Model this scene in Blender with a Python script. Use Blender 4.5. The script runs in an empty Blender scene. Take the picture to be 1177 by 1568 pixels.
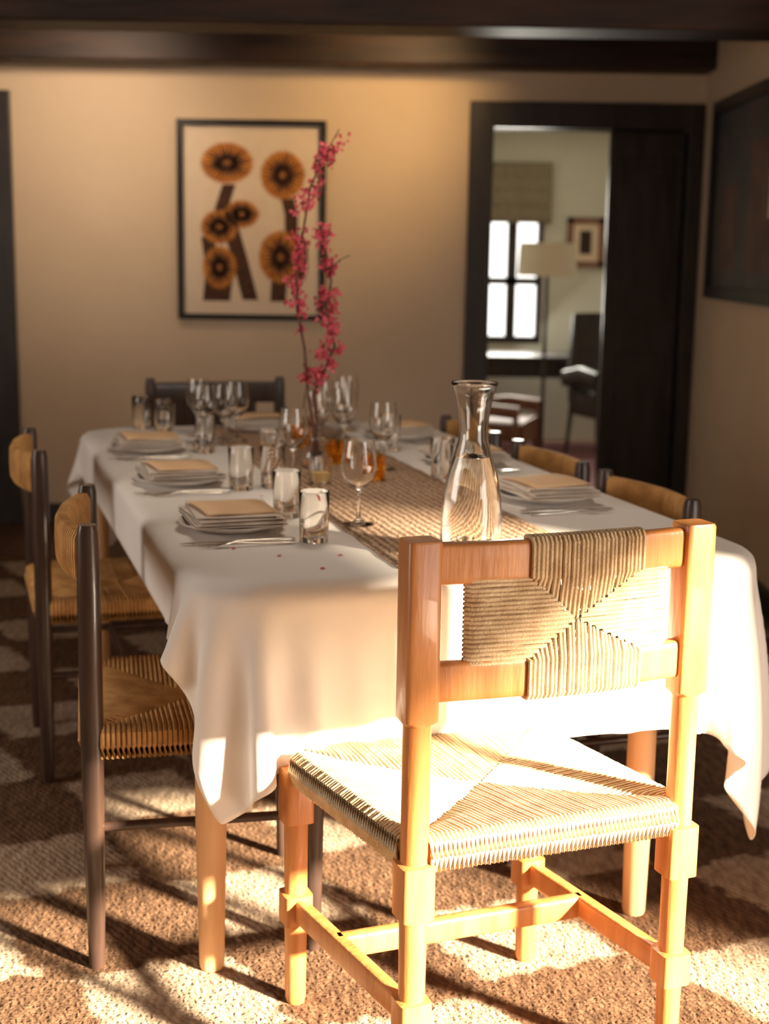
import bpy, math, random
import numpy as np
from mathutils import Vector, Matrix
random.seed(7); np.random.seed(7)
S=bpy.context.scene
COL=S.collection
S.view_settings.view_transform='Standard'
# ------------------------------------------------------------ materials
def newmat(name):
    m=bpy.data.materials.new(name); m.use_nodes=True
    nt=m.node_tree; b=nt.nodes["Principled BSDF"]
    return m,nt,b
def mat(name,c1,c2=None,scale=5,stretch=(1,1,1),rough=.5,metal=0,bump=0,bscale=None,detail=4,spec=.5,trans=0,ior=1.45,sheen=0,coat=0):
    m,nt,b=newmat(name); N=nt.nodes; L=nt.links
    b.inputs["Roughness"].default_value=rough; b.inputs["Metallic"].default_value=metal
    b.inputs["Specular IOR Level"].default_value=spec
    b.inputs["Transmission Weight"].default_value=trans; b.inputs["IOR"].default_value=ior
    b.inputs["Sheen Weight"].default_value=sheen; b.inputs["Coat Weight"].default_value=coat
    b.inputs["Base Color"].default_value=(*c1,1)
    if c2 is not None or bump:
        tc=N.new("ShaderNodeTexCoord"); mp=N.new("ShaderNodeMapping"); mp.inputs["Scale"].default_value=stretch
        L.new(tc.outputs["Object"],mp.inputs["Vector"])
        n=N.new("ShaderNodeTexNoise"); n.inputs["Scale"].default_value=scale; n.inputs["Detail"].default_value=detail
        L.new(mp.outputs[0],n.inputs["Vector"])
        if c2 is not None:
            r=N.new("ShaderNodeValToRGB"); r.color_ramp.elements[0].color=(*c1,1); r.color_ramp.elements[1].color=(*c2,1)
            r.color_ramp.elements[0].position=.35; r.color_ramp.elements[1].position=.68
            L.new(n.outputs["Fac"],r.inputs[0]); L.new(r.outputs[0],b.inputs["Base Color"])
        if bump:
            n2=N.new("ShaderNodeTexNoise"); n2.inputs["Scale"].default_value=bscale or scale; n2.inputs["Detail"].default_value=detail
            L.new(mp.outputs[0],n2.inputs["Vector"])
            bp=N.new("ShaderNodeBump"); bp.inputs["Strength"].default_value=bump; bp.inputs["Distance"].default_value=.01
            L.new(n2.outputs["Fac"],bp.inputs["Height"]); L.new(bp.outputs[0],b.inputs["Normal"])
    return m
M_wall=mat("plaster",(.70,.53,.37),(.76,.59,.42),scale=1.6,rough=.9,bump=.25,bscale=9,spec=.2)
M_hallwall=mat("hall_plaster",(.62,.60,.50),(.68,.65,.55),scale=1.5,rough=.9)
M_ceil=mat("dark_ceiling_boards",(.028,.015,.010),(.05,.025,.015),scale=3,stretch=(1,8,1),rough=.7,bump=.2)
M_beam=mat("dark_beam_wood",(.018,.009,.006),(.052,.022,.013),scale=3,stretch=(1,9,9),rough=.55,bump=.3)
M_darktrim=mat("dark_door_wood",(.024,.019,.018),(.042,.032,.028),scale=4,stretch=(6,6,1),rough=.4)
M_floor=mat("wood_floor",(.10,.045,.022),(.18,.085,.04),scale=3,stretch=(8,1,1),rough=.45)
M_honey=mat("honey_oak",(.46,.17,.045),(.66,.28,.09),scale=6,stretch=(5,5,.7),rough=.38,bump=.12,bscale=20,coat=.15)
M_pale=mat("pale_oak",(.68,.38,.18),(.78,.48,.25),scale=6,stretch=(6,6,.7),rough=.45)
M_darkwood=mat("dark_walnut",(.034,.020,.016),(.070,.036,.024),scale=6,stretch=(5,5,.7),rough=.35,coat=.2)
M_cord=mat("paper_cord",(.60,.42,.24),(.78,.60,.38),scale=30,rough=.75,bump=.4,bscale=300)
M_rush=mat("golden_rush",(.46,.23,.07),(.76,.44,.16),scale=18,rough=.65,bump=.3,bscale=200)
M_linen=mat("white_linen",(.86,.81,.76),(.90,.85,.80),scale=3,rough=.85,bump=.55,bscale=8,detail=3,sheen=.1)
M_napkin=mat("oat_linen",(.74,.65,.56),(.82,.74,.65),scale=40,rough=.9,bump=.1,bscale=300)
M_card=mat("kraft_card",(.82,.54,.30),(.88,.62,.37),scale=10,rough=.8)
M_plate=mat("stoneware",(.74,.69,.64),(.82,.77,.72),scale=12,rough=.35)
M_steel=mat("brushed_steel",(.75,.70,.63),(.82,.78,.7),scale=40,rough=.25,metal=1)
M_glass=mat("clear_glass",(1,.985,.96),rough=.0,trans=1,ior=1.45)
M_water=mat("water",(1,1,1),rough=0,trans=1,ior=1.33)
M_amber=mat("amber_glass",(1,.55,.08),rough=.02,trans=1,ior=1.45)
M_wax=mat("wax",(.9,.62,.2),(.95,.7,.3),scale=20,rough=.5)
M_twig=mat("twig_bark",(.10,.04,.03),(.18,.08,.05),scale=40,rough=.8)
M_bloom=mat("pink_blossom",(.50,.045,.085),(.78,.15,.20),scale=60,rough=.6)
M_black=mat("black_frame",(.014,.013,.014),(.024,.021,.021),scale=20,rough=.35)
M_mat=mat("picture_mat",(.80,.64,.48),(.84,.68,.52),scale=6,rough=.8)
M_print=mat("print_paper",(.80,.63,.46),(.86,.69,.52),scale=12,rough=.8)
M_fl=mat("flower_rust",(.46,.14,.025),(.70,.28,.05),scale=40,rough=.8)
M_fld=mat("flower_dark",(.05,.02,.012),(.12,.045,.02),scale=60,rough=.8)
M_canvas=mat("dark_canvas",(.04,.042,.05),(.10,.07,.065),scale=4,rough=.5)
M_canv2=mat("canvas_figures",(.11,.06,.05),(.18,.10,.08),scale=8,rough=.6)
M_stem=mat("stem_ink",(.03,.018,.014),(.06,.03,.02),scale=40,rough=.8)
M_shade=mat("lamp_shade_linen",(.92,.85,.68),(.95,.88,.72),scale=40,rough=.9)
M_roman=mat("roman_blind_fabric",(.20,.165,.11),(.31,.25,.17),scale=30,stretch=(1,1,2),rough=.9)
M_hallrug=mat("plum_carpet",(.20,.08,.09),(.28,.12,.125),scale=30,rough=.95)
M_leather=mat("tan_upholstery",(.20,.09,.06),(.27,.13,.08),scale=10,rough=.6)
def rugmat():
    m,nt,b=newmat("flatweave_rug"); N=nt.nodes; L=nt.links
    b.inputs["Roughness"].default_value=.95; b.inputs["Specular IOR Level"].default_value=.1
    tc=N.new("ShaderNodeTexCoord")
    nz=N.new("ShaderNodeTexNoise"); nz.inputs["Scale"].default_value=22; nz.inputs["Detail"].default_value=4
    L.new(tc.outputs["Object"],nz.inputs["Vector"])
    sb=N.new("ShaderNodeVectorMath"); sb.operation='SUBTRACT'; sb.inputs[1].default_value=(.5,.5,.5); L.new(nz.outputs["Color"],sb.inputs[0])
    sc=N.new("ShaderNodeVectorMath"); sc.operation='SCALE'; sc.inputs["Scale"].default_value=.09; L.new(sb.outputs[0],sc.inputs[0])
    ad=N.new("ShaderNodeVectorMath"); L.new(tc.outputs["Object"],ad.inputs[0]); L.new(sc.outputs[0],ad.inputs[1])
    mp=N.new("ShaderNodeMapping"); mp.inputs["Rotation"].default_value=(0,0,math.radians(17)); mp.inputs["Scale"].default_value=(1,1,0)
    L.new(ad.outputs[0],mp.inputs["Vector"])
    sx=N.new("ShaderNodeSeparateXYZ"); L.new(mp.outputs[0],sx.inputs[0])
    def tri(sock,per):
        pp=N.new("ShaderNodeMath"); pp.operation='PINGPONG'; pp.inputs[1].default_value=per/2; L.new(sock,pp.inputs[0])
        dv=N.new("ShaderNodeMath"); dv.operation='DIVIDE'; dv.inputs[1].default_value=per/2; L.new(pp.outputs[0],dv.inputs[0]); return dv
    a=tri(sx.outputs[0],.50); c=tri(sx.outputs[1],.42)
    s=N.new("ShaderNodeMath"); L.new(a.outputs[0],s.inputs[0]); L.new(c.outputs[0],s.inputs[1])
    r=N.new("ShaderNodeValToRGB"); e=r.color_ramp.elements
    e[0].position=.40; e[0].color=(0,0,0,1); e[1].position=.46; e[1].color=(1,1,1,1)
    hv=N.new("ShaderNodeMath"); hv.operation='MULTIPLY'; hv.inputs[1].default_value=.5; L.new(s.outputs[0],hv.inputs[0]); L.new(hv.outputs[0],r.inputs[0])
    wv=N.new("ShaderNodeTexWave"); wv.inputs["Scale"].default_value=22; wv.inputs["Distortion"].default_value=5; wv.inputs["Detail"].default_value=2; wv.inputs["Detail Scale"].default_value=3
    mp2=N.new("ShaderNodeMapping"); mp2.inputs["Rotation"].default_value=(0,0,math.radians(-40)); L.new(tc.outputs["Object"],mp2.inputs["Vector"]); L.new(mp2.outputs[0],wv.inputs["Vector"])
    n2=N.new("ShaderNodeTexNoise"); n2.inputs["Scale"].default_value=70; n2.inputs["Detail"].default_value=3
    mp3=N.new("ShaderNodeMapping"); mp3.inputs["Rotation"].default_value=(0,0,math.radians(-40)); mp3.inputs["Scale"].default_value=(1,.3,1); L.new(tc.outputs["Object"],mp3.inputs["Vector"]); L.new(mp3.outputs[0],n2.inputs["Vector"])
    def two(ca,cb):
        q=N.new("ShaderNodeValToRGB"); q.color_ramp.elements[0].color=(*ca,1); q.color_ramp.elements[1].color=(*cb,1)
        q.color_ramp.elements[0].position=.3; q.color_ramp.elements[1].position=.7; L.new(n2.outputs["Fac"],q.inputs[0]); return q
    br=two((.075,.040,.022),(.19,.108,.062)); cr=two((.29,.205,.14),(.52,.40,.285))
    mx=N.new("ShaderNodeMix"); mx.data_type='RGBA'; L.new(r.outputs[0],mx.inputs["Factor"]); L.new(cr.outputs[0],mx.inputs["A"]); L.new(br.outputs[0],mx.inputs["B"])
    L.new(mx.outputs["Result"],b.inputs["Base Color"])
    am=N.new("ShaderNodeMath"); L.new(wv.outputs["Fac"],am.inputs[0]); L.new(n2.outputs["Fac"],am.inputs[1])
    bp=N.new("ShaderNodeBump"); bp.inputs["Strength"].default_value=.4; bp.inputs["Distance"].default_value=.008
    L.new(am.outputs[0],bp.inputs["Height"]); L.new(bp.outputs[0],b.inputs["Normal"])
    return m
M_rug=rugmat()
def runnermat():
    m,nt,b=newmat("jute_weave"); N=nt.nodes; L=nt.links
    b.inputs["Roughness"].default_value=.95
    tc=N.new("ShaderNodeTexCoord")
    w=N.new("ShaderNodeTexWave"); w.inputs["Scale"].default_value=26; w.bands_direction='Y'; w.inputs["Distortion"].default_value=3.5; w.inputs["Detail Scale"].default_value=5; L.new(tc.outputs["Object"],w.inputs["Vector"])
    w2=N.new("ShaderNodeTexWave"); w2.inputs["Scale"].default_value=18; w2.bands_direction='X'; w2.inputs["Distortion"].default_value=3.5; w2.inputs["Detail Scale"].default_value=5; L.new(tc.outputs["Object"],w2.inputs["Vector"])
    mu=N.new("ShaderNodeMath"); mu.operation='ADD'; L.new(w.outputs["Fac"],mu.inputs[0]); L.new(w2.outputs["Fac"],mu.inputs[1])
    hf=N.new("ShaderNodeMath"); hf.operation='MULTIPLY'; hf.inputs[1].default_value=.5; L.new(mu.outputs[0],hf.inputs[0]); mu=hf
    r=N.new("ShaderNodeValToRGB"); r.color_ramp.elements[0].color=(.15,.065,.033,1); r.color_ramp.elements[0].position=.2; r.color_ramp.elements[1].color=(.76,.52,.34,1); r.color_ramp.elements[1].position=.68
    L.new(mu.outputs[0],r.inputs[0]); L.new(r.outputs[0],b.inputs["Base Color"])
    bp=N.new("ShaderNodeBump"); bp.inputs["Distance"].default_value=.006; L.new(mu.outputs[0],bp.inputs["Height"]); L.new(bp.outputs[0],b.inputs["Normal"])
    return m
M_runner=runnermat()
# ------------------------------------------------------------ mesh builder
class MB:
    def __init__(s): s.v=[]; s.f=[]; s.m=[]
    def add(s,vs,fs,mi=0):
        o=len(s.v); s.v+= [tuple(v) for v in vs]
        for f in fs: s.f.append([i+o for i in f]); s.m.append(mi)
    def box(s,x0,x1,y0,y1,z0,z1,mi=0):
        vs=[(x,y,z) for z in(z0,z1) for y in(y0,y1) for x in(x0,x1)]
        s.add(vs,[(0,2,3,1),(4,5,7,6),(0,1,5,4),(2,6,7,3),(0,4,6,2),(1,3,7,5)],mi)
    def sweep(s,pts,profs,up=(0,0,1),mi=0,closed=False,cap=True):
        pts=[Vector(p) for p in pts]; n=len(pts); k=len(profs[0]) if isinstance(profs[0][0],(tuple,list)) else len(profs)
        same=not isinstance(profs[0][0],(tuple,list))
        up=Vector(up); rings=[]
        for i,p in enumerate(pts):
            if closed: t=pts[(i+1)%n]-pts[i-1]
            else: t=pts[min(i+1,n-1)]-pts[max(i-1,0)]
            if t.length<1e-9: t=Vector((0,0,1))
            t.normalize(); u=up-t*up.dot(t)
            if u.length<.05: u=Vector((1,0,0))-t*t.x
            u.normalize(); sd=t.cross(u)
            pr=profs if same else profs[i]
            rings.append([p+sd*a+u*b for a,b in pr])
        vs=[v for r in rings for v in r]; fs=[]
        rng=n if closed else n-1
        for i in range(rng):
            j=(i+1)%n
            for a in range(k):
                b=(a+1)%k; fs.append((i*k+a,i*k+b,j*k+b,j*k+a))
        if cap and not closed:
            fs.append(tuple(range(k))[::-1]); fs.append(tuple((n-1)*k+a for a in range(k)))
        s.add(vs,fs,mi)
    def lathe(s,prof,n=32,c=(0,0,0),mi=0,closed=False):
        k=len(prof); vs=[]
        for r,z in prof:
            for a in range(n):
                t=2*math.pi*a/n; vs.append((c[0]+max(r,1e-5)*math.cos(t),c[1]+max(r,1e-5)*math.sin(t),c[2]+z))
        fs=[]
        for i in range(k if closed else k-1):
            j=(i+1)%k
            for a in range(n):
                b=(a+1)%n; fs.append((i*n+a,i*n+b,j*n+b,j*n+a))
        s.add(vs,fs,mi)
    def obj(s,name,mats,smooth=35,loc=(0,0,0),rot=0,parent=None,bevel=0,fix=True):
        me=bpy.data.meshes.new(name); me.from_pydata(s.v,[],s.f); 
        for m in mats: me.materials.append(m)
        me.polygons.foreach_set("material_index",s.m)
        me.update()
        if fix:
            import bmesh
            bm=bmesh.new(); bm.from_mesh(me); bmesh.ops.recalc_face_normals(bm,faces=bm.faces); bm.to_mesh(me); bm.free()
        if smooth:
            me.polygons.foreach_set("use_smooth",[True]*len(me.polygons)); me.set_sharp_from_angle(angle=math.radians(smooth))
        return place(name,me,loc,rot,parent,bevel)
def place(name,me,loc=(0,0,0),rot=0,parent=None,bevel=0):
    o=bpy.data.objects.new(name,me); COL.objects.link(o); o.location=loc; o.rotation_euler=(0,0,rot)
    if parent: o.parent=parent
    if bevel:
        b=o.modifiers.new("bevel","BEVEL"); b.width=bevel; b.segments=2; b.limit_method='ANGLE'
    return o
def se(rx,ry,k=2,n=16,rot=0):
    out=[]
    for i in range(n):
        t=2*math.pi*(i+.5)/n; c,s_=math.cos(t),math.sin(t)
        out.append((rx*math.copysign(abs(c)**(2/k),c),ry*math.copysign(abs(s_)**(2/k),s_)))
    return out
def boxes(name,lst,m,bevel=0):
    b=MB()
    for q in lst: b.box(*q)
    return b.obj(name,[m],smooth=0,bevel=bevel)
# ------------------------------------------------------------ room
WY=6.70; CZ=2.33
boxes("floor",[(-3.2,3.3,-2.4,6.76,-.1,0)],M_floor)
boxes("wall_back",[(-3.2,.47,WY,WY+.12,0,2.5),(.47,1.36,WY,WY+.12,1.87,2.5),(1.36,4.0,WY,WY+.12,0,2.5)],M_wall)
boxes("wall_right",[(1.43,1.55,4.2,WY,0,2.5),(1.55,3.0,4.2,4.32,0,2.5)],M_wall)
# unseen garden-side opening; lintel sloped to shape the upper edge of the sunlight
b=MB(); b.box(3.0,3.15,-2.4,-1.5,0,2.5); b.box(3.0,3.15,.85,4.32,0,2.5)
zl,zr=1.69,2.21
b.add([(3.0,-1.5,zl),(3.15,-1.5,zl),(3.15,.85,zr),(3.0,.85,zr),(3.0,-1.5,2.5),(3.15,-1.5,2.5),(3.15,.85,2.5),(3.0,.85,2.5)],[(0,1,2,3),(4,5,6,7),(0,1,5,4),(1,2,6,5),(2,3,7,6),(3,0,4,7)])
b.obj("wall_right_garden",[M_wall],smooth=0)
boxes("wall_left",[(-3.2,-3.05,-2.4,1.2,0,2.5),(-3.2,-3.05,2.9,WY,0,2.5),(-3.2,-3.05,1.2,2.9,0,.8),(-3.2,-3.05,1.2,2.9,2.05,2.5)],M_wall)  # gap left for an added, unseen window that gives ambient fill
boxes("wall_front",[(-3.2,3.15,-2.4,-2.25,0,2.5)],M_wall)
boxes("ceiling",[(-3.2,3.15,-2.4,WY,CZ,CZ+.15)],M_ceil)
b=MB(); b.box(-3.05,1.43,6.50,WY,2.115,CZ); b.obj("ceiling_beam",[M_beam],smooth=0,bevel=.012)
b=MB(); b.box(-3.05,1.43,4.95,5.2,2.05,CZ); b.obj("ceiling_beam",[M_beam],smooth=0,bevel=.012)
boxes("baseboard_right",[(1.405,1.43,4.2,6.66,0,.10)],M_darktrim,bevel=.004)
boxes("baseboard_back",[(-1.72,.36,WY-.02,WY,0,.10)],M_darktrim,bevel=.004)
boxes("trim_1",[(.36,.47,WY-.035,WY+.13,0,1.985),(1.36,1.428,WY-.035,WY+.13,0,1.985),(.47,1.36,WY-.035,WY+.13,1.87,1.985)],M_darktrim,bevel=.004)
b=MB(); b.box(1.01,1.355,WY+.03,WY+.07,0,1.865)
for z0,z1 in((.15,.85),(1.0,1.75)):
    b.box(1.06,1.31,WY+.018,WY+.03,z0,z1); b.box(1.09,1.28,WY+.010,WY+.018,z0+.04,z1-.04)
b.obj("door_1",[M_darktrim],smooth=30,bevel=.003)
b=MB(); b.box(-2.55,-1.73,WY-.035,WY-.001,0,2.0); b.box(-2.44,-1.84,WY-.05,WY-.035,.02,1.9)
for z0,z1 in((.15,.85),(1.0,1.8)): b.box(-2.36,-1.92,WY-.06,WY-.05,z0,z1)
b.obj("door_2",[M_darktrim],smooth=0,bevel=.004)
boxes("window_1",[(3.0,3.15,-1.5,-1.45,0,1.69),(3.0,3.15,.80,.85,0,2.19)],M_darktrim)
boxes("fill_window",[(-3.16,-3.09,1.2,1.26,.8,2.05),(-3.16,-3.09,2.84,2.9,.8,2.05),(-3.16,-3.09,1.26,2.84,.8,.86),(-3.16,-3.09,1.26,2.84,1.99,2.05),(-3.14,-3.11,2.03,2.07,.86,1.99)],M_darktrim)  # frame of the added left window, out of view, for ambient fill
b=MB(); b.box(-2.3,1.36,.6,5.9,.001,.012); b.obj("area_rug",[M_rug],smooth=0,bevel=.004)
# ------------------------------------------------------------ adjoining room
boxes("floor_hall",[(-.6,4.0,6.76,10.3,-.1,0)],M_floor)
boxes("wall_hall_back",[(-.6,.55,10.1,10.25,0,2.5),(1.08,4.0,10.1,10.25,0,2.5),(.55,1.08,10.1,10.25,0,.68),(.55,1.08,10.1,10.25,1.85,2.5)],M_hallwall)
boxes("wall_hall_left",[(-.6,-.45,6.82,10.1,0,2.5)],M_hallwall)
boxes("wall_hall_right",[(3.0,3.15,6.82,10.1,0,2.5)],M_hallwall)
boxes("ceiling_hall",[(-.6,3.15,6.82,10.25,2.15,2.3)],M_hallwall)
b=MB(); b.box(.98,3.0,7.9,8.05,2.0,2.15); b.obj("ceiling_beam",[M_beam],smooth=0)
boxes("window_3",[(.55,.59,10.1,10.2,.68,1.85),(1.04,1.08,10.1,10.2,.68,1.85),(.55,1.08,10.1,10.2,.68,.73),(.55,1.08,10.1,10.2,1.8,1.85),(.83,.90,10.12,10.18,.73,1.8),(.59,1.04,10.12,10.18,1.09,1.14)],M_darktrim)
b=MB()
for i in range(4):
    z=1.52+i*.1
    b.sweep([(.52,10.06,z+.05),(1.12,10.06,z+.05)],se(.018+.01*(3-i)/3,.056,3,12),mi=0)
b.obj("roman_blind",[M_roman])
b=MB(); b.box(-.1,2.6,6.95,9.9,.001,.010); b.obj("hall_rug",[M_hallrug],smooth=0)
b=MB(); b.lathe([(0,0),(.14,0),(.14,.015),(.02,.03),(.012,.05),(.012,1.2),(0,1.2)],24); b.lathe([(.175,1.17),(.165,1.36),(.160,1.36),(.170,1.17)],40,mi=1,closed=True)
b.sweep([(-.165,0,1.25),(.165,0,1.25)],se(.004,.004,2,6)); b.obj("floor_lamp",[M_darktrim,M_shade],loc=(.94,8.55,.011))
b=MB(); X0,X1,Z0,Z1=1.24,1.50,1.22,1.56
for q in((X0,X1,Z0,Z0+.04),(X0,X1,Z1-.04,Z1),(X0,X0+.04,Z0,Z1),(X1-.04,X1,Z0,Z1)): b.box(q[0],q[1],10.07,10.1,q[2],q[3])
b.box(X0+.02,X1-.02,10.085,10.098,Z0+.02,Z1-.02,1); b.box(X0+.09,X1-.09,10.08,10.086,Z0+.09,Z1-.09,2)
b.obj("framed_picture",[M_leather,M_print,M_stem],smooth=0)
b=MB(); b.box(.55,1.75,9.4,9.95,.60,.64); b.box(.6,1.7,9.42,9.93,.50,.60)
for x in(.58,1.66):
    for y in(9.43,9.86): b.sweep([(x+.03,y+.03,0.011),(x+.03,y+.03,.52)],[se(.015,.015,4),se(.028,.028,4)])
b.box(.7,1.1,9.40,9.42,.52,.58); b.box(1.15,1.6,9.40,9.42,.52,.58); b.obj("writing_desk",[M_darktrim],bevel=.004)
def armchair(name,loc,rot,m,sz=1):
    b=MB()
    b.sweep([(0,-.25,.36),(0,.27,.36)],se(.27,.09,5,20))
    b.sweep([(0,-.24,.36),(0,-.30,.60),(0,-.36,.88)],[se(.28,.07,4,20),se(.27,.06,4,20),se(.22,.04,3,20)],up=(0,1,0))
    for s_ in(-1,1):
        b.sweep([(s_*.30,-.27,.50),(s_*.31,.0,.54),(s_*.30,.24,.52)],se(.045,.05,3,12))
        b.sweep([(s_*.30,.22,.50),(s_*.29,.24,.0)],[se(.02,.02,2,12),se(.012,.012,2,12)],up=(0,1,0))
        b.sweep([(s_*.25,-.25,.40),(s_*.27,-.30,.0)],[se(.02,.02,2,12),se(.012,.012,2,12)],up=(0,1,0))
        b.sweep([(s_*.25,.22,.32),(s_*.25,.23,.0)],[se(.02,.02,2,12),se(.012,.012,2,12)],up=(0,1,0))
    o=b.obj(name,[m],loc=loc,rot=rot); o.scale=(.85,.85,sz); return o
armchair("armchair",(.66,8.5,.013),math.radians(250),M_leather,.74)
armchair("armchair",(1.45,8.85,.013),math.radians(200),M_darktrim,1.05)
# ------------------------------------------------------------ table frame
TR=math.radians(17); A=Vector((math.cos(TR),math.sin(TR),0)); B=Vector((-math.sin(TR),math.cos(TR),0)); N0=Vector((-.27,2.29,0))
def T(a,b_,z=0): v=N0+A*a+B*b_; return (v.x,v.y,z)
HX,HY,RC=.552,1.10,.15
CA=-.04+HX
TC=T(CA,1.10)
b=MB()
out=[]
IN=.014
for cx,cy,a0 in((HX-RC,HY-RC,0),(-HX+RC,HY-RC,90),(-HX+RC,-HY+RC,180),(HX-RC,-HY+RC,270)):
    for i in range(9):
        t=math.radians(a0+i*90/8); out.append((cx+(RC-IN)*math.cos(t),cy+(RC-IN)*math.sin(t)))
k=len(out); vs=[(x*.996,y*.998,.712) for x,y in out]+[(x,y,.722) for x,y in out]+[(x,y,.742) for x,y in out]+[(x*.99,y*.995,.75) for x,y in out]
fs=[tuple(range(k))[::-1],tuple(3*k+i for i in range(k))]
for r in range(3):
    for i in range(k): fs.append((r*k+i,r*k+(i+1)%k,(r+1)*k+(i+1)%k,(r+1)*k+i))
b.add(vs,fs)
for sx in(-1,1):
    b.box(sx*.36-.012,sx*.36+.012,-.93,.93,.63,.712)
    for sy in(-1,1):
        x,y=(-.507 if sx<0 else .345),sy*.970
        b.sweep([(x,y,.013),(x,y,.02),(x,y,.3),(x,y,.64),(x,y,.715)],[se(.021,.021),se(.023,.023),se(.028,.028),se(.028,.028),se(.028,.028)],up=(0,1,0))
    b.box(-.47,.36,sx*.95-.012,sx*.95+.012,.63,.712)
b.obj("dining_table",[M_pale],loc=TC,rot=TR)
# ------------------------------------------------------------ tablecloth (settled numerically)
def sdf(x,y):
    qx=np.abs(x)-(HX-RC); qy=np.abs(y)-(HY-RC)
    ox=np.maximum(qx,0); oy=np.maximum(qy,0); l=np.sqrt(ox*ox+oy*oy)+1e-9
    ins=np.minimum(np.maximum(qx,qy),0); d=l+ins-RC
    inside=(qx<=0)&(qy<=0)
    gx=np.where(inside,(qx>qy)*1.0,ox/l)*np.sign(x); gy=np.where(inside,(qx<=qy)*1.0,oy/l)*np.sign(y)
    return d,gx,gy
h=.0195; OL,OR_,OF=.12,.285,.28
nx=int(round((2*HX+OL+OR_)/h))+1; ny=int(round((2*(HY+OF))/h))+1
xs=np.linspace(-(HX+OL),HX+OR_,nx); ys=np.linspace(-(HY+OF),HY+OF,ny)
GX,GY=np.meshgrid(xs,ys); P=np.stack([GX,GY,np.full_like(GX,.756)],-1)
d0,_,_=sdf(GX,GY); w=(d0>-.012).astype(float)
ZT=.756
P[...,2]+=w*np.random.randn(ny,nx)*.002
P[...,2]-=np.maximum(d0,0)*.25
sx_=xs[1]-xs[0]; sy_=ys[1]-ys[0]
P[...,2]+=np.where(d0>.05,.012*np.sin(GX*17+1)*np.cos(GY*13),0)
V=np.zeros_like(P)
def con(sa,sb,rest,kk):
    pa=P[sa]; pb=P[sb]; wa=w[sa]; wb=w[sb]; d=pb-pa; L=np.sqrt((d*d).sum(-1))+1e-9
    ws=wa+wb; g=np.where(ws>0,(L-rest)/np.maximum(ws,1e-9)/L,0)*kk
    c=d*g[...,None]; P[sa]+=c*wa[...,None]; P[sb]-=c*wb[...,None]
s_=slice; groups=[]
for e in(0,1):
    ca=s_(e,nx-1,2); n_=len(range(*ca.indices(nx))); groups.append(((s_(None),ca),(s_(None),s_(e+1,e+1+2*n_,2)),sx_,1.))
    ra=s_(e,ny-1,2); n_=len(range(*ra.indices(ny))); groups.append(((ra,s_(None)),(s_(e+1,e+1+2*n_,2),s_(None)),sy_,1.))
dg=math.hypot(sx_,sy_)
for e in(0,1):
    ra=s_(e,ny-1,2); n_=len(range(*ra.indices(ny))); rb=s_(e+1,e+1+2*n_,2)
    groups.append(((ra,s_(0,nx-1)),(rb,s_(1,nx)),dg,.35)); groups.append(((ra,s_(1,nx)),(rb,s_(0,nx-1)),dg,.35))
bend=[((s_(None),s_(0,nx-2)),(s_(None),s_(2,nx)),2*sx_,.08),((s_(0,ny-2),s_(None)),(s_(2,ny),s_(None)),2*sy_,.08)]
dt=1/50.
for step in range(180):
    V[...,2]-=9.8*dt; V*=.96 if step<140 else .85
    old=P.copy(); P+=V*dt*w[...,None]
    for it in range(14):
        for g in groups: con(*g)
        for g in bend: con(*g)
        d,gx,gy=sdf(P[...,0],P[...,1])
        up=ZT-P[...,2]; ou=.007-d
        hit=(w>0)&(up>0)&(ou>0)
        a=hit&(up<ou); P[...,2]=np.where(a,ZT,P[...,2])
        o=hit&~a; P[...,0]+=np.where(o,ou*gx,0); P[...,1]+=np.where(o,ou*gy,0)
    V=(P-old)/dt
    sp=np.sqrt((V*V).sum(-1,keepdims=True)); V*=np.minimum(1,3/np.maximum(sp,1e-6))
vs=P.reshape(-1,3).tolist(); fs=[(j*nx+i,j*nx+i+1,(j+1)*nx+i+1,(j+1)*nx+i) for j in range(ny-1) for i in range(nx-1)]
b=MB(); b.add(vs,fs); cl=b.obj("tablecloth",[M_linen],smooth=180,loc=TC,rot=TR,fix=False)
sb=cl.modifiers.new("sub","SUBSURF"); sb.levels=1; sb.render_levels=1
sd=cl.modifiers.new("thick","SOLIDIFY"); sd.thickness=.0015; sd.offset=1
ZI=.7580
# runner
n=60; L0,L1=.07,2.13
vs=[];fs=[]
for i in range(n+1):
    y=L0+(L1-L0)*i/n
    for j in range(13):
        x=.33+.39*j/12+(.002*math.sin(i*1.7) if j in(0,12) else 0)
        vs.append((x-CA,y-1.1,ZI+.0035+.0012*random.random()))
for i in range(n):
    for j in range(12): q=i*13+j; fs.append((q,q+1,q+14,q+13))
b=MB(); b.add(vs,fs)
o=b.obj("table_runner",[M_runner],smooth=180,loc=TC,rot=TR,fix=False); sd=o.modifiers.new("t","SOLIDIFY"); sd.thickness=.004; sd.offset=-1
ZR=ZI+.0051
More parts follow.
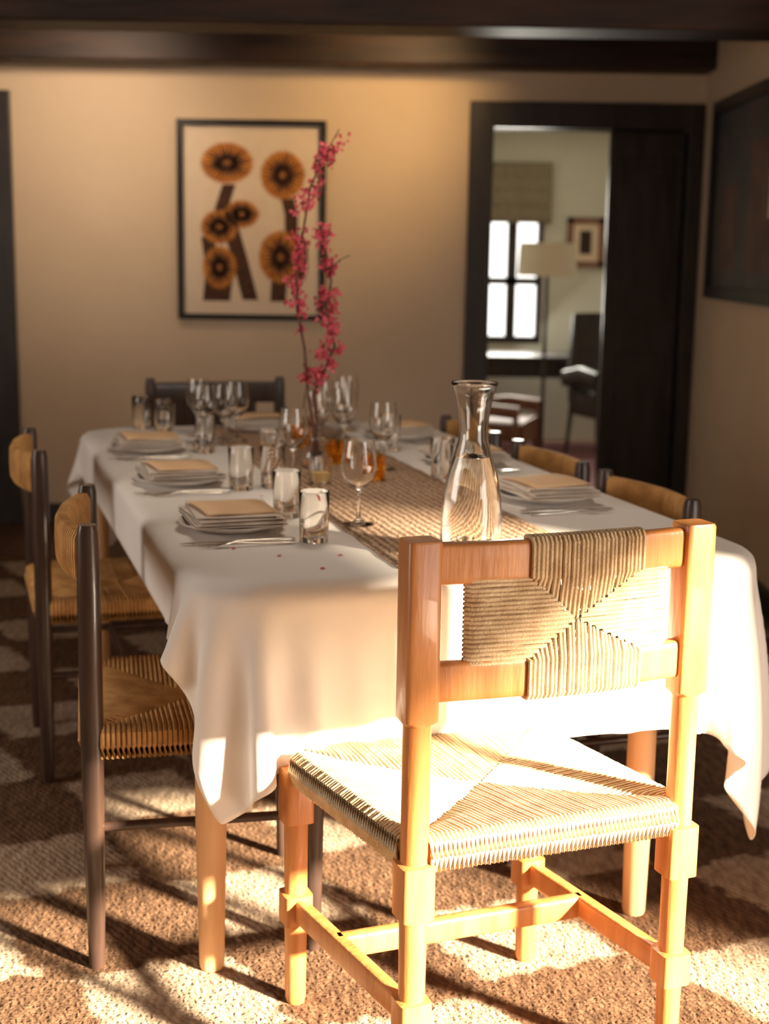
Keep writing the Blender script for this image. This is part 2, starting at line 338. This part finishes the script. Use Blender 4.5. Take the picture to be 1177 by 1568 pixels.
# ------------------------------------------------------------ chairs
def wrap_weave(b,hw,hd,zt,mi,sp=.0072,shear=0,r=.0035,rr=.021,sag=.014):
    def P3(x,y,z): return (x+shear*y/hd,y,z)
    pr=se(r,r,2,5)
    def zz(x,y):
        v=1-min(1,max(abs(x)/hw,abs(y)/hd))**2
        return zt-sag*v
    for (H,D,ax) in((hw,hd,0),(hd,hw,1)):
        n=int(2*(H-.018)/sp)
        for i in range(n+1):
            u=-(H-.018)+2*(H-.018)*i/n
            for sg in(-1,1):
                dd=D*(abs(u)/H)
                jit=random.uniform(-.0007,.0007)
                path=[(D-.012,-.055),(D+rr*.72,-.052),(D+rr,-.03),(D+rr*.8,-.008),(D+rr*.2,0)]
                pts=[]
                for q,dz in path:
                    pts.append((u,sg*q,zt+dz+jit))
                m=3
                for k_ in range(1,m+1):
                    q=D+(dd-D)*k_/m
                    x_,y_=u,sg*q
                    z_=zz(x_,y_) if ax==0 else zz(y_,x_)
                    pts.append((x_,y_,z_+jit-(.004 if k_==m else 0)))
                if ax==1: pts=[(y_,x_,z_) for x_,y_,z_ in pts]
                b.sweep([P3(*p) for p in pts],pr,mi=mi,up=(0,0,1),cap=False)
    g=8; vs=[];fs=[]
    for j in range(g+1):
        for i in range(g+1):
            x=-hw+2*hw*i/g; y=-hd+2*hd*j/g; vs.append(P3(x,y,zz(x,y)-.006))
    for j in range(g):
        for i in range(g): q=j*(g+1)+i; fs.append((q,q+1,q+g+2,q+g+1))
    b.add(vs,fs,mi)
    b.add([(v[0],v[1],zt-.056) for v in vs],fs,mi)
def rail(b,p0,p1,hh,hw_,k=5,mi=0,bow=0,n=9,up=(0,0,1)):
    p0,p1=Vector(p0),Vector(p1); pts=[]
    for i in range(n):
        t=i/(n-1); p=p0.lerp(p1,t); p.y-=bow*math.sin(math.pi*t); pts.append(p)
    b.sweep(pts,se(hw_,hh,k,16),up=up,mi=mi)
def hero_chair():
    b=MB(); hw,hd=.2245,.199; sh=-.026
    def lx(x,y): return x+sh*y/hd
    def post(x,y,top):
        X=lx(x,y)
        segs=[(0,.015,2),(.01,.018,2),(.150,.020,2),(.152,.025,7),(.205,.025,7),(.207,.020,2),(.335,.021,2),(.337,.026,7)]
        if top=='front': segs+=[(.425,.026,7),(.43,.024,6)]
        else: segs+=[(.420,.026,7),(.422,.021,2),(.55,.021,2),(.632,.021,2),(.640,.0255,8),(.898,.0255,8),(.902,.024,7)]
        pts=[];pf=[]
        for z,r,k in segs: pts.append((X,y,z)); pf.append(se(r,r,k,20))
        b.sweep(pts,pf,up=(0,1,0))
    for s_ in(-1,1): post(s_*hw,-hd,'back'); post(s_*hw,hd,'front')
    zt=.462
    for s_ in(-1,1):
        b.sweep([(lx(s_*hw,-hd),-hd,.432),(lx(s_*hw,hd),hd,.432)],se(.014,.022,4,12))
        b.sweep([(lx(-hw,s_*hd),s_*hd,.432),(lx(hw,s_*hd),s_*hd,.432)],se(.014,.022,4,12))
        b.sweep([(lx(s_*hw,-hd),-hd,.178),(lx(s_*hw,hd),hd,.178)],se(.012,.020,6,16))
    b.sweep([(lx(-hw,.04),.04,.178),(lx(hw,.04),.04,.178)],se(.012,.020,6,16))
    wrap_weave(b,hw,hd,zt,1,shear=sh)
    yb=-hd; X0,X1=lx(-hw,yb),lx(hw,yb); bow=.018
    rail(b,(X0,yb,.866),(X1,yb,.866),.030,.012,6,bow=bow)
    rail(b,(X0,yb,.693),(X1,yb,.693),.029,.012,6,bow=bow)
    W=X1-X0
    def yb_(u): return yb-bow*math.sin(math.pi*u)
    pr=se(.0034,.0034,2,6)
    uc,zc=.53,.775
    uL,uR=.36,.77
    n=int((uR-uL)*W/.0069)
    for layer in(-1,1):
        for i in range(n+1):
            u=uL+(uR-uL)*i/n; t=abs(u-uc)/((uc-uL) if u<uc else (uR-uc))
            y=yb_(u)+random.uniform(-.0006,.0006); x=X0+W*u+random.uniform(-.0005,.0005)
            ze=zc+(.842-zc)*min(1,t)
            b.sweep([(x,y,.8995),(x,y+layer*.010,.8985),(x,y+layer*.0155,.891),(x,y+layer*.0155,.842),(x+random.uniform(-.001,.001),y+layer*.007,ze)],pr,mi=1,up=(1,0,0),cap=False)
            ze=zc-(zc-.72)*min(1,t)
            b.sweep([(x,y,.6605),(x,y+layer*.010,.6615),(x,y+layer*.0155,.668),(x,y+layer*.0155,.72),(x+random.uniform(-.001,.001),y+layer*.007,ze)],pr,mi=1,up=(1,0,0),cap=False)
    m=int((.842-.716)/.0068); uSL,uSR=.165,.875
    for i in range(m+1):
        z=.718+(.840-.718)*i/m
        t=abs(z-zc)/((.842-zc) if z>zc else (zc-.72)); t=min(1,t)
        for sd_,ue,ui in((-1,uSL,uL),(1,uSR,uR)):
            us=[ue+(uc+(ui-uc)*t-ue)*q/4 for q in range(5)]
            for layer in(-1,1):
                pts=[(X0+W*ue+sd_*.008,yb_(ue),z)]+[(X0+W*u,yb_(u)+layer*.0085,z+random.uniform(-.0006,.0006)) for u in us]
                b.sweep(pts,pr,mi=1,up=(0,0,1),cap=False)
    for ue in(uSL,uSR):
        b.sweep([(X0+W*ue,yb_(ue),.70),(X0+W*ue,yb_(ue),.85)],se(.0055,.0055,2,8),up=(0,1,0))
    return b
hb=hero_chair()
hb.obj("dining_chair",[M_honey,M_cord],loc=(.163,2.2085,.012),rot=math.radians(21.5),smooth=40)
def dark_chair():
    b=MB(); hw,hd=.215,.20
    for s_ in(-1,1):
        b.sweep([(s_*hw,-hd,z) for z in(0,.02,.2,.45,.7,.81,.825)],[se(r,r,2.6,14) for r in(.013,.015,.018,.0205,.0205,.0185,.015)],up=(0,1,0))
        b.sweep([(s_*hw,hd,z) for z in(0,.02,.2,.42,.45,.455)],[se(r,r,2.6,14) for r in(.012,.014,.017,.019,.018,.014)],up=(0,1,0))
        b.sweep([(s_*hw,-hd,.435),(s_*hw,hd,.435)],se(.012,.018,4,12)); b.sweep([(-hw,s_*hd,.435),(hw,s_*hd,.435)],se(.012,.018,4,12))
        b.sweep([(s_*hw,-hd,.27),(s_*hw,hd,.27)],se(.009,.009,2,10))
    b.sweep([(-hw,hd,.21),(hw,hd,.21)],se(.009,.009,2,10)); b.sweep([(-hw,0,.27),(hw,0,.27)],se(.009,.009,2,10))
    wrap_weave(b,hw,hd,.458,1,sp=.009,r=.0045)
    bow=.045; n=44
    def pt(u): return (-hw+2*hw*u,-hd-bow*math.sin(math.pi*u)**.8 if 0<u<1 else -hd)
    pts=[(pt(i/16)[0],pt(i/16)[1],.765) for i in range(17)]
    b.sweep(pts,se(.009,.040,4,12),mi=0)
    for i in range(2,n-1):
        x,y=pt(i/n); x2,y2=pt((i+.5)/n); dx,dy=x2-x,y2-y; l=math.hypot(dx,dy); nxn,nyn=-dy/l,dx/l
        loop=[]
        for t in range(10):
            a_=2*math.pi*t/10; c_,s__=math.cos(a_),math.sin(a_)
            cc=math.copysign(abs(c_)**.5,c_); ss=math.copysign(abs(s__)**.5,s__)
            loop.append((x+nxn*.0125*cc,y+nyn*.0125*cc,.765+.043*ss))
        b.sweep(loop,se(.0045,.0045,2,5),mi=1,closed=True,up=(dx/l,dy/l,0))
    return b
dc=dark_chair(); first=dc.obj("dining_chair",[M_darkwood,M_rush],loc=T(.022,.385,.012),rot=TR-math.pi/2-.09,smooth=40)
me=first.data
for a_,b_,r_,sz in((-.02,1.36,-90,1),(.90,.63,90,.95),(.90,1.19,90,.95),(.90,1.80,90,.95)):
    o=place("dining_chair",me,T(a_,b_,.012),TR+math.radians(r_)); o.scale=(1,1,sz)
b=MB(); hw,hd=.235,.20
for s_ in(-1,1):
    b.sweep([(s_*hw,-hd,z) for z in(0,.02,.2,.45,.7,.81,.84)],[se(r,r,2.6,14) for r in(.013,.015,.018,.0205,.0205,.0185,.015)],up=(0,1,0))
    b.sweep([(s_*hw,hd,z) for z in(0,.02,.2,.42,.45,.455)],[se(r,r,2.6,14) for r in(.012,.014,.017,.019,.018,.014)],up=(0,1,0))
    b.sweep([(s_*hw,-hd,.435),(s_*hw,hd,.435)],se(.012,.018,4,12)); b.sweep([(-hw,s_*hd,.435),(hw,s_*hd,.435)],se(.012,.018,4,12))
    b.sweep([(s_*hw,-hd,.25),(s_*hw,hd,.25)],se(.009,.009,2,10)); b.sweep([(s_*.13,-hd-.012,.60),(s_*.13,-hd-.012,.79)],se(.02,.008,4,10),up=(0,1,0))
rail(b,(-hw,-hd,.785),(hw,-hd,.785),.038,.010,5,bow=.02); rail(b,(-hw,-hd,.62),(hw,-hd,.62),.025,.009,5,bow=.02)
b.box(-.11,.11,-hd-.022,-hd-.010,.64,.75,0)
wrap_weave(b,hw,hd,.458,1,sp=.009,r=.0045)
b.obj("dining_chair",[M_darkwood,M_rush],loc=T(.50,2.62,.012),rot=TR+math.pi,smooth=40)
# ------------------------------------------------------------ glassware
def glass_mesh(kind):
    b=MB()
    if kind=='tumbler':
        b.lathe([(0,0),(.026,0),(.0275,.002),(.0300,.098),(.0295,.0995),(.0288,.098),(.0262,.012),(.0,.010)],40)
    if kind=='wine':
        o=[(0,0),(.034,0),(.034,.0015),(.012,.005),(.0042,.012),(.0036,.055),(.0045,.068),(.018,.078),(.031,.095),(.0365,.115),(.0345,.14),(.0305,.172)]
        i=[(.0298,.172),(.0337,.14),(.0357,.115),(.0302,.096),(.0175,.0805),(.0,.074)]
        b.lathe(o+i,40)
    if kind=='carafe':
        o=[(0,0),(.050,0),(.0545,.004),(.056,.03),(.0555,.07),(.053,.11),(.046,.15),(.034,.19),(.0275,.215),(.026,.235),(.0285,.265),(.034,.295),(.040,.312),(.0425,.316),(.0415,.319)]
        i=[(.0385,.314),(.0325,.295),(.0265,.265),(.0238,.235),(.0252,.215),(.0318,.19),(.0438,.15),(.0508,.11),(.0532,.07),(.0535,.03),(.051,.012),(0,.011)]
        b.lathe(o+i,56)
    me_=b.obj("tmp",[M_glass],smooth=60).data
    bpy.data.objects.remove(bpy.data.objects["tmp"]); return me_
G={k_:glass_mesh(k_) for k_ in('tumbler','wine','carafe')}
car=place("water_carafe",G['carafe'],(.158,2.545,ZR))
b=MB(); b.lathe([(0,.0105),(.0505,.0118),(.0532,.03),(.0529,.07),(.0505,.11),(.0435,.15),(.0340,.182),(.0330,.185),(0,.1845)],56)
o=b.obj("water",[M_water],smooth=60,parent=car)
for x,y in((-.135,2.68),(-.205,2.93),(-.335,3.27),(-.265,3.31),(-.495,3.87),(-.68,4.33),(-.755,4.38)):
    place("water_glass",G['tumbler'],(x,y,ZI))
for a_,b_ in((.745,1.03),(.76,1.52),(.75,.90)): place("water_glass",G['tumbler'],T(a_,b_,ZI+.0005))
for x,y,z in((-.053,2.84,ZR),(-.226,3.454,ZI),(-.13,4.15,ZR),(-.56,4.22,ZI),(-.46,4.05,ZI)):
    place("wine_glass",G['wine'],(x,y,z))
for a_,b_,z in((.62,1.50,ZR),(.63,1.16,ZR),(.37,1.76,ZR),(.76,1.98,ZI),(.53,1.46,ZR),(.62,1.74,ZR),(.27,1.72,ZI)): place("wine_glass",G['wine'],T(a_,b_,z))
# ------------------------------------------------------------ place settings
def setting(a_,b_,rot,zb=0):
    x,y,_=T(a_,b_)
    R=TR+rot; Z_=ZI+zb
    b=MB(); b.lathe([(0,0),(.065,0),(.068,.003),(.098,.010),(.108,.016),(.107,.0185),(.096,.0135),(.066,.007),(0,.007)],48)
    b.obj("dinner_plate",[M_plate],loc=(x,y,Z_),smooth=50)
    b=MB()
    for li,(z,sx,sy,ang) in enumerate(((.0200,.090,.106,0),(.0270,.086,.101,.06),(.0340,.082,.095,-.05))):
        vs=[]
        prof=[(-sx,0),(-sx*.4,.0006),(sx*.4,0),(sx*.93,.0002),(sx,.002),(sx*1.01,.0035),(sx,.005),(sx*.93,.0066),(sx*.4,.007),(-sx*.4,.0064),(-sx*.99,.0066),(-sx*.99,.0048),(-sx*.4,.0048),(sx*.9,.005),(sx*.9,.002),(-sx*.4,.002),(-sx,.0018)]
        ca,sa=math.cos(ang),math.sin(ang)
        for yy in(-1,-.5,0,.5,1):
            for px,pz in prof:
                X=px; Y=yy*sy; vs.append((X*ca-Y*sa,X*sa+Y*ca,z+pz+.0012*math.sin(yy*5+li)))
        k_=len(prof)
        fs=[]
        for r in range(4):
            for i in range(k_): fs.append((r*k_+i,r*k_+(i+1)%k_,(r+1)*k_+(i+1)%k_,(r+1)*k_+i))
        fs.append(tuple(range(k_))); fs.append(tuple(4*k_+i for i in range(k_)))
        b.add(vs,fs)
    o=b.obj("linen_napkin",[M_napkin],loc=(x,y,Z_),rot=R,smooth=50)
    b=MB(); vs=[];fs=[]
    for j in range(9):
        for i in range(5):
            X=-.072+.144*i/4; Y=-.08+.16*j/8; vs.append((X,Y,.044+.004*math.sin(math.pi*j/8)+.0015*math.cos(i)))
    for j in range(8):
        for i in range(4): q=j*5+i; fs.append((q,q+1,q+6,q+5))
    b.add(vs,fs); o=b.obj("menu_card",[M_card],loc=(x,y,Z_),rot=R+.10,smooth=180,fix=False)
    sd=o.modifiers.new("t","SOLIDIFY"); sd.thickness=.001
def cut(a_,b_,rot,kind):
    x,y,_=T(a_,b_); b=MB()
    if kind=='knife':
        pts=[(0,t,.004) for t in(-.11,-.105,-.04,0,.02,.06,.10,.112)]
        b.sweep(pts,[se(w_,h_,3,10) for w_,h_ in((.004,.002),(.006,.0035),(.005,.003),(.0045,.0028),(.009,.0014),(.010,.001),(.006,.0008),(.001,.0005))])
        nm="table_knife"
    else:
        pts=[(0,t,.003+z) for t,z in((-.10,0),(-.095,0),(-.03,.001),(.02,.006),(.04,.004),(.055,.0015))]
        b.sweep(pts,[se(w_,h_,3,10) for w_,h_ in((.004,.0015),(.006,.002),(.003,.0018),(.003,.0018),(.009,.0014),(.0115,.0011))])
        for i in range(4):
            X=-.0098+.0065*i; b.sweep([(X,.054,.0045),(X,.075,.0035),(X,.098,.0075)],[se(.0016,.001,3,6),se(.0014,.001,3,6),se(.0006,.0006,2,6)])
        nm="table_fork"
    b.obj(nm,[M_steel],loc=(x,y,ZI),rot=TR+rot,smooth=50)
for (a_,b_) in((.115,.50),(.10,1.08),(.10,1.64)):
    setting(a_,b_,random.uniform(-.06,.06)); cut(a_-.015,b_-.15,math.pi/2,'knife'); cut(a_-.01,b_-.18,math.pi/2+.05,'fork')
for (a_,b_) in((.87,.68),(.88,1.24),(.87,1.78)):
    setting(a_,b_,math.pi+random.uniform(-.06,.06)); cut(a_-.01,b_-.15,-math.pi/2,'knife'); cut(a_-.01,b_-.18,-math.pi/2,'fork')
setting(.49,2.00,math.pi/2,.0051)
# ------------------------------------------------------------ vase with redbud branches
vx,vy=-.178,3.60
b=MB(); b.lathe([(0,0),(.030,0),(.034,.004),(.036,.03),(.026,.055),(.014,.068),(.014,.085),(.018,.092),(.0165,.092),(.0125,.084),(.0125,.068),(.024,.054),(.033,.03),(.031,.008),(0,.007)],40)
vase=b.obj("flowering_branch_vase",[M_glass],loc=(vx,vy,ZR),smooth=60)
br1=[(0,.01),(-.006,.10),(-.022,.20),(-.030,.30),(-.048,.40),(-.050,.47),(-.044,.54),(-.030,.62),(-.018,.70),(.012,.77),(.040,.80)]
br2=[(.004,.01),(.002,.12),(-.006,.19),(.022,.25),(.046,.31),(.036,.36),(.022,.41),(.036,.47),(.022,.54),(.014,.60)]
br3=[(.03,.50),(.06,.525),(.082,.535)]
br4=[(.012,.76),(.03,.80),(.052,.84)]
bb=MB(); fl=MB()
def petal(c,s):
    d=Vector((random.gauss(0,1),random.gauss(0,1),random.gauss(0,1))).normalized(); e=d.orthogonal().normalized(); f=d.cross(e)
    c=Vector(c); fl.add([c,c+d*s*.55+e*s*.42,c+d*s*1.1+f*s*.12,c+d*s*.55-e*s*.42,c+d*s*.6+f*s*.3],[(0,1,4),(1,2,4),(2,3,4),(3,0,4)])
for bi,br in enumerate((br1,br2,br3,br4)):
    pts=[(x,.02*math.sin(i*.9+bi*2)*(i/len(br)),z) for i,(x,z) in enumerate(br)]
    r0=.0046 if bi<2 else .0018
    rs=[max(.0014,r0*(1-.65*i/len(pts))) for i in range(len(pts))]
    bb.sweep(pts,[se(r_,r_,2,7) for r_ in rs],up=(0,1,0))
    if bi in(0,1):
        for i in range(len(pts)-1):
            p,q=Vector(pts[i]),Vector(pts[i+1])
            if p.z<.17: continue
            if bi==0 and .2<p.z<.36: dens=3
            else: dens=7
            for t in range(dens):
                c=p.lerp(q,random.random())+Vector((random.gauss(0,.011),random.gauss(0,.010),random.gauss(0,.007)))
                for _ in range(12): petal(c+Vector((random.gauss(0,.006),random.gauss(0,.006),random.gauss(0,.007))),random.uniform(.009,.016))
bb.obj("branches",[M_twig],parent=vase); fl.obj("blossoms",[M_bloom],parent=vase,smooth=0,fix=False)
for a_,b_,k_ in((.54,1.28,1),(.40,1.40,0),(.52,1.60,1),(.42,.98,0),(.56,1.00,1),(.42,1.55,0)):
    x,y,_=T(a_,b_); b=MB(); b.lathe([(0,0),(.024,0),(.026,.003),(.028,.06),(.0268,.06),(.0245,.006),(0,.005)],32); b.lathe([(0,.0055),(.023,.0055),(.0232,.028),(0,.030)],24,mi=1)
    b.sweep([(0,0,.029),(0,0,.037)],se(.0008,.0008,2,6),up=(0,1,0),mi=2)
    b.obj("votive_candle",[M_amber if k_ else M_glass,M_wax,M_stem],loc=(x,y,ZR),smooth=50)
fl=MB()
for a_,b_ in((.20,.10),(.15,.22),(.26,.20),(.30,.50),(.44,.35),(.25,.85),(.50,.80),(.45,1.12),(.22,1.35),(.78,.50),(.60,.62),(.08,.30),(.30,.66)):
    x,y,_=T(a_,b_)
    a0=random.random()*6; s=.006; c=Vector((x,y,ZI+.0065 if .32<a_<.73 else ZI+.0006))
    vs=[c+Vector((s*math.cos(a0+t)*(1 if t%2<1 else .7),s*math.sin(a0+t),.0008*(t%2))) for t in(0,1.2,2.5,3.8,5.1)]
    fl.add(vs,[(0,1,2,3,4)])
fl.obj("fallen_petals",[M_bloom],smooth=0,fix=False)
# ------------------------------------------------------------ framed flower print
def X(px): return (px-588)*.00304-.0
def Z(py): return .984+(493-py)*.00296
b=MB(); fx0,fx1,fz0,fz1=X(268),X(492),Z(493),Z(188); fw=.026; y0=WY-.035
for q in((fx0,fx1,fz0,fz0+fw),(fx0,fx1,fz1-fw,fz1),(fx0,fx0+fw,fz0+fw,fz1-fw),(fx1-fw,fx1,fz0+fw,fz1-fw)): b.box(q[0],q[1],y0,WY-.001,q[2],q[3],0)
b.box(fx0+.01,fx1-.01,WY-.012,WY-.002,fz0+.01,fz1-.01,1)
b.box(X(299),X(465),WY-.0135,WY-.012,Z(468),Z(212),2)
yy=WY-.0145
def disc(cx,cz,rx,rz,mi,n=40,spike=.12,dy=0):
    vs=[(cx,yy-dy,cz)]
    for i in range(n):
        t=2*math.pi*i/n; r=1+(spike if i%2 else -spike)
        vs.append((cx+rx*r*math.cos(t),yy-dy,cz+rz*r*math.sin(t)))
    b.add(vs,[(0,i+1,(i+1)%n+1) for i in range(n)],mi)
def rays(cx,cz,rx,rz,r0,r1,mi,n,wd,dy):
    for i in range(n):
        t=2*math.pi*(i+random.uniform(-.2,.2))/n; c_,s__=math.cos(t),math.sin(t); q=r1*random.uniform(.85,1.05)
        b.add([(cx+rx*r0*c_-wd*s__,yy-dy,cz+rz*r0*s__+wd*c_),(cx+rx*r0*c_+wd*s__,yy-dy,cz+rz*r0*s__-wd*c_),(cx+rx*q*c_,yy-dy,cz+rz*q*s__)],[(0,1,2)],mi)
def stem(p,wd,dy=0):
    vs=[]
    for (x_,y_) in p: vs+= [(X(x_-wd),yy-dy,Z(y_)),(X(x_+wd),yy-dy,Z(y_))]
    b.add(vs,[(2*i,2*i+1,2*i+3,2*i+2) for i in range(len(p)-1)],4)
stem([(346,285),(338,310),(330,335)],10); stem([(348,350),(362,400),(378,462)],12,.0004); stem([(330,425),(326,464)],21)
stem([(434,305),(440,330),(440,365)],10); stem([(456,370),(456,410),(452,430)],9); stem([(422,430),(420,464)],12)
stem([(313,365),(318,400)],10)
for cx,cy,rx,ry in((343,253,41,32),(427,270,35,38),(331,350,29,27),(365,330,27,22),(331,412,27,34),(424,395,35,42)):
    x_,z_,rx,ry=X(cx),Z(cy),rx*.00304,ry*.00296
    disc(x_,z_,rx*.95,ry*.95,3,60,.06,.0006)
    rays(x_,z_,rx,ry,.20,1.05,4,26,.0085,.0010)
    disc(x_,z_,rx*.24,ry*.24,4,24,.2,.0014); rays(x_,z_,rx,ry,.05,.18,3,9,.0025,.0018)
b.obj("framed_flower_print",[M_black,M_mat,M_print,M_fl,M_fld],smooth=0,fix=False)
b=MB(); y0,y1,z0,z1=4.75,6.36,1.13,1.96; xw=1.43
for q in((y0,y1,z0,z0+.05),(y0,y1,z1-.05,z1),(y0,y0+.05,z0+.05,z1-.05),(y1-.05,y1,z0+.05,z1-.05)): b.box(xw-.04,xw-.001,q[0],q[1],q[2],q[3],0)
b.box(xw-.02,xw-.002,y0+.03,y1-.03,z0+.03,z1-.03,1)
for q in((5.9,6.15,1.25,1.6),(5.4,5.7,1.25,1.75),(5.0,5.2,1.3,1.55)): b.box(xw-.022,xw-.02,*q,2)
b.box(xw-.024,xw-.022,5.1,5.4,1.45,1.62,3)
b.obj("framed_painting",[M_black,M_canvas,M_canv2,M_mat],smooth=0)
# ------------------------------------------------------------ lights
def light(name,kind,loc,energy,color,target=None,**kw):
    l=bpy.data.lights.new(name,kind); l.energy=energy; l.color=color
    for a_,v in kw.items(): setattr(l,a_,v)
    o=bpy.data.objects.new(name,l); COL.objects.link(o); o.location=loc
    if target is not None: o.rotation_euler=(Vector(target)-Vector(loc)).to_track_quat('-Z','Y').to_euler()
    return o
o=light("sun",'SUN',(6,-4,4),50,(1,.84,.62)); o.rotation_euler=Vector((-.75,.55,-.34)).to_track_quat('-Z','Y').to_euler(); o.data.angle=math.radians(4)
light("garden_fill",'AREA',(2.95,-.3,1.0),44,(1,.89,.78),target=(0,1.5,.9),shape='RECTANGLE',size=2.2,size_y=1.6)  # added area fill just inside the unseen opening, on top of sun and sky
light("left_fill",'AREA',(-3.0,2.05,1.45),20,(1,.86,.74),target=(0,2.8,.7),shape='RECTANGLE',size=1.5,size_y=1.1)  # added area fill from the left, at the made-up window
light("overhead_fill",'AREA',(-.1,3.3,2.28),9,(1,.82,.64),target=(-.1,3.3,0),shape='DISK',size=.7)  # added overhead fill for the tabletop; no lamp fixture hangs here
light("picture_spot",'SPOT',(.20,5.75,2.28),50,(1,.66,.30),target=(-.12,6.7,1.92),spot_size=math.radians(80),spot_blend=1.0,shadow_soft_size=.12)
light("wall_spot",'SPOT',(-1.25,5.7,2.28),58,(1,.77,.54),target=(-1.4,6.7,1.86),spot_size=math.radians(95),spot_blend=1.0,shadow_soft_size=.15)
light("hall_daylight",'AREA',(.8,9.95,1.3),48,(1,.95,.82),target=(1.2,8,.9),shape='RECTANGLE',size=.5,size_y=1.0)
w_=bpy.data.worlds.new("sky"); S.world=w_; w_.use_nodes=True; nt=w_.node_tree
bg=nt.nodes["Background"]; bg.inputs[0].default_value=(1,.96,.9,1); bg.inputs[1].default_value=2.6
# ------------------------------------------------------------ camera
c=bpy.data.cameras.new("camera"); co=bpy.data.objects.new("camera",c); COL.objects.link(co); S.camera=co
c.sensor_fit='VERTICAL'; c.sensor_height=36; c.lens=50; c.clip_start=.05
co.matrix_world=Matrix.Translation((0,0,1.31))@Matrix.Rotation(math.radians(90-10.4),4,'X')@Matrix.Rotation(math.radians(.9),4,'Z')
c.dof.use_dof=True; c.dof.focus_distance=2.2; c.dof.aperture_fstop=3.5
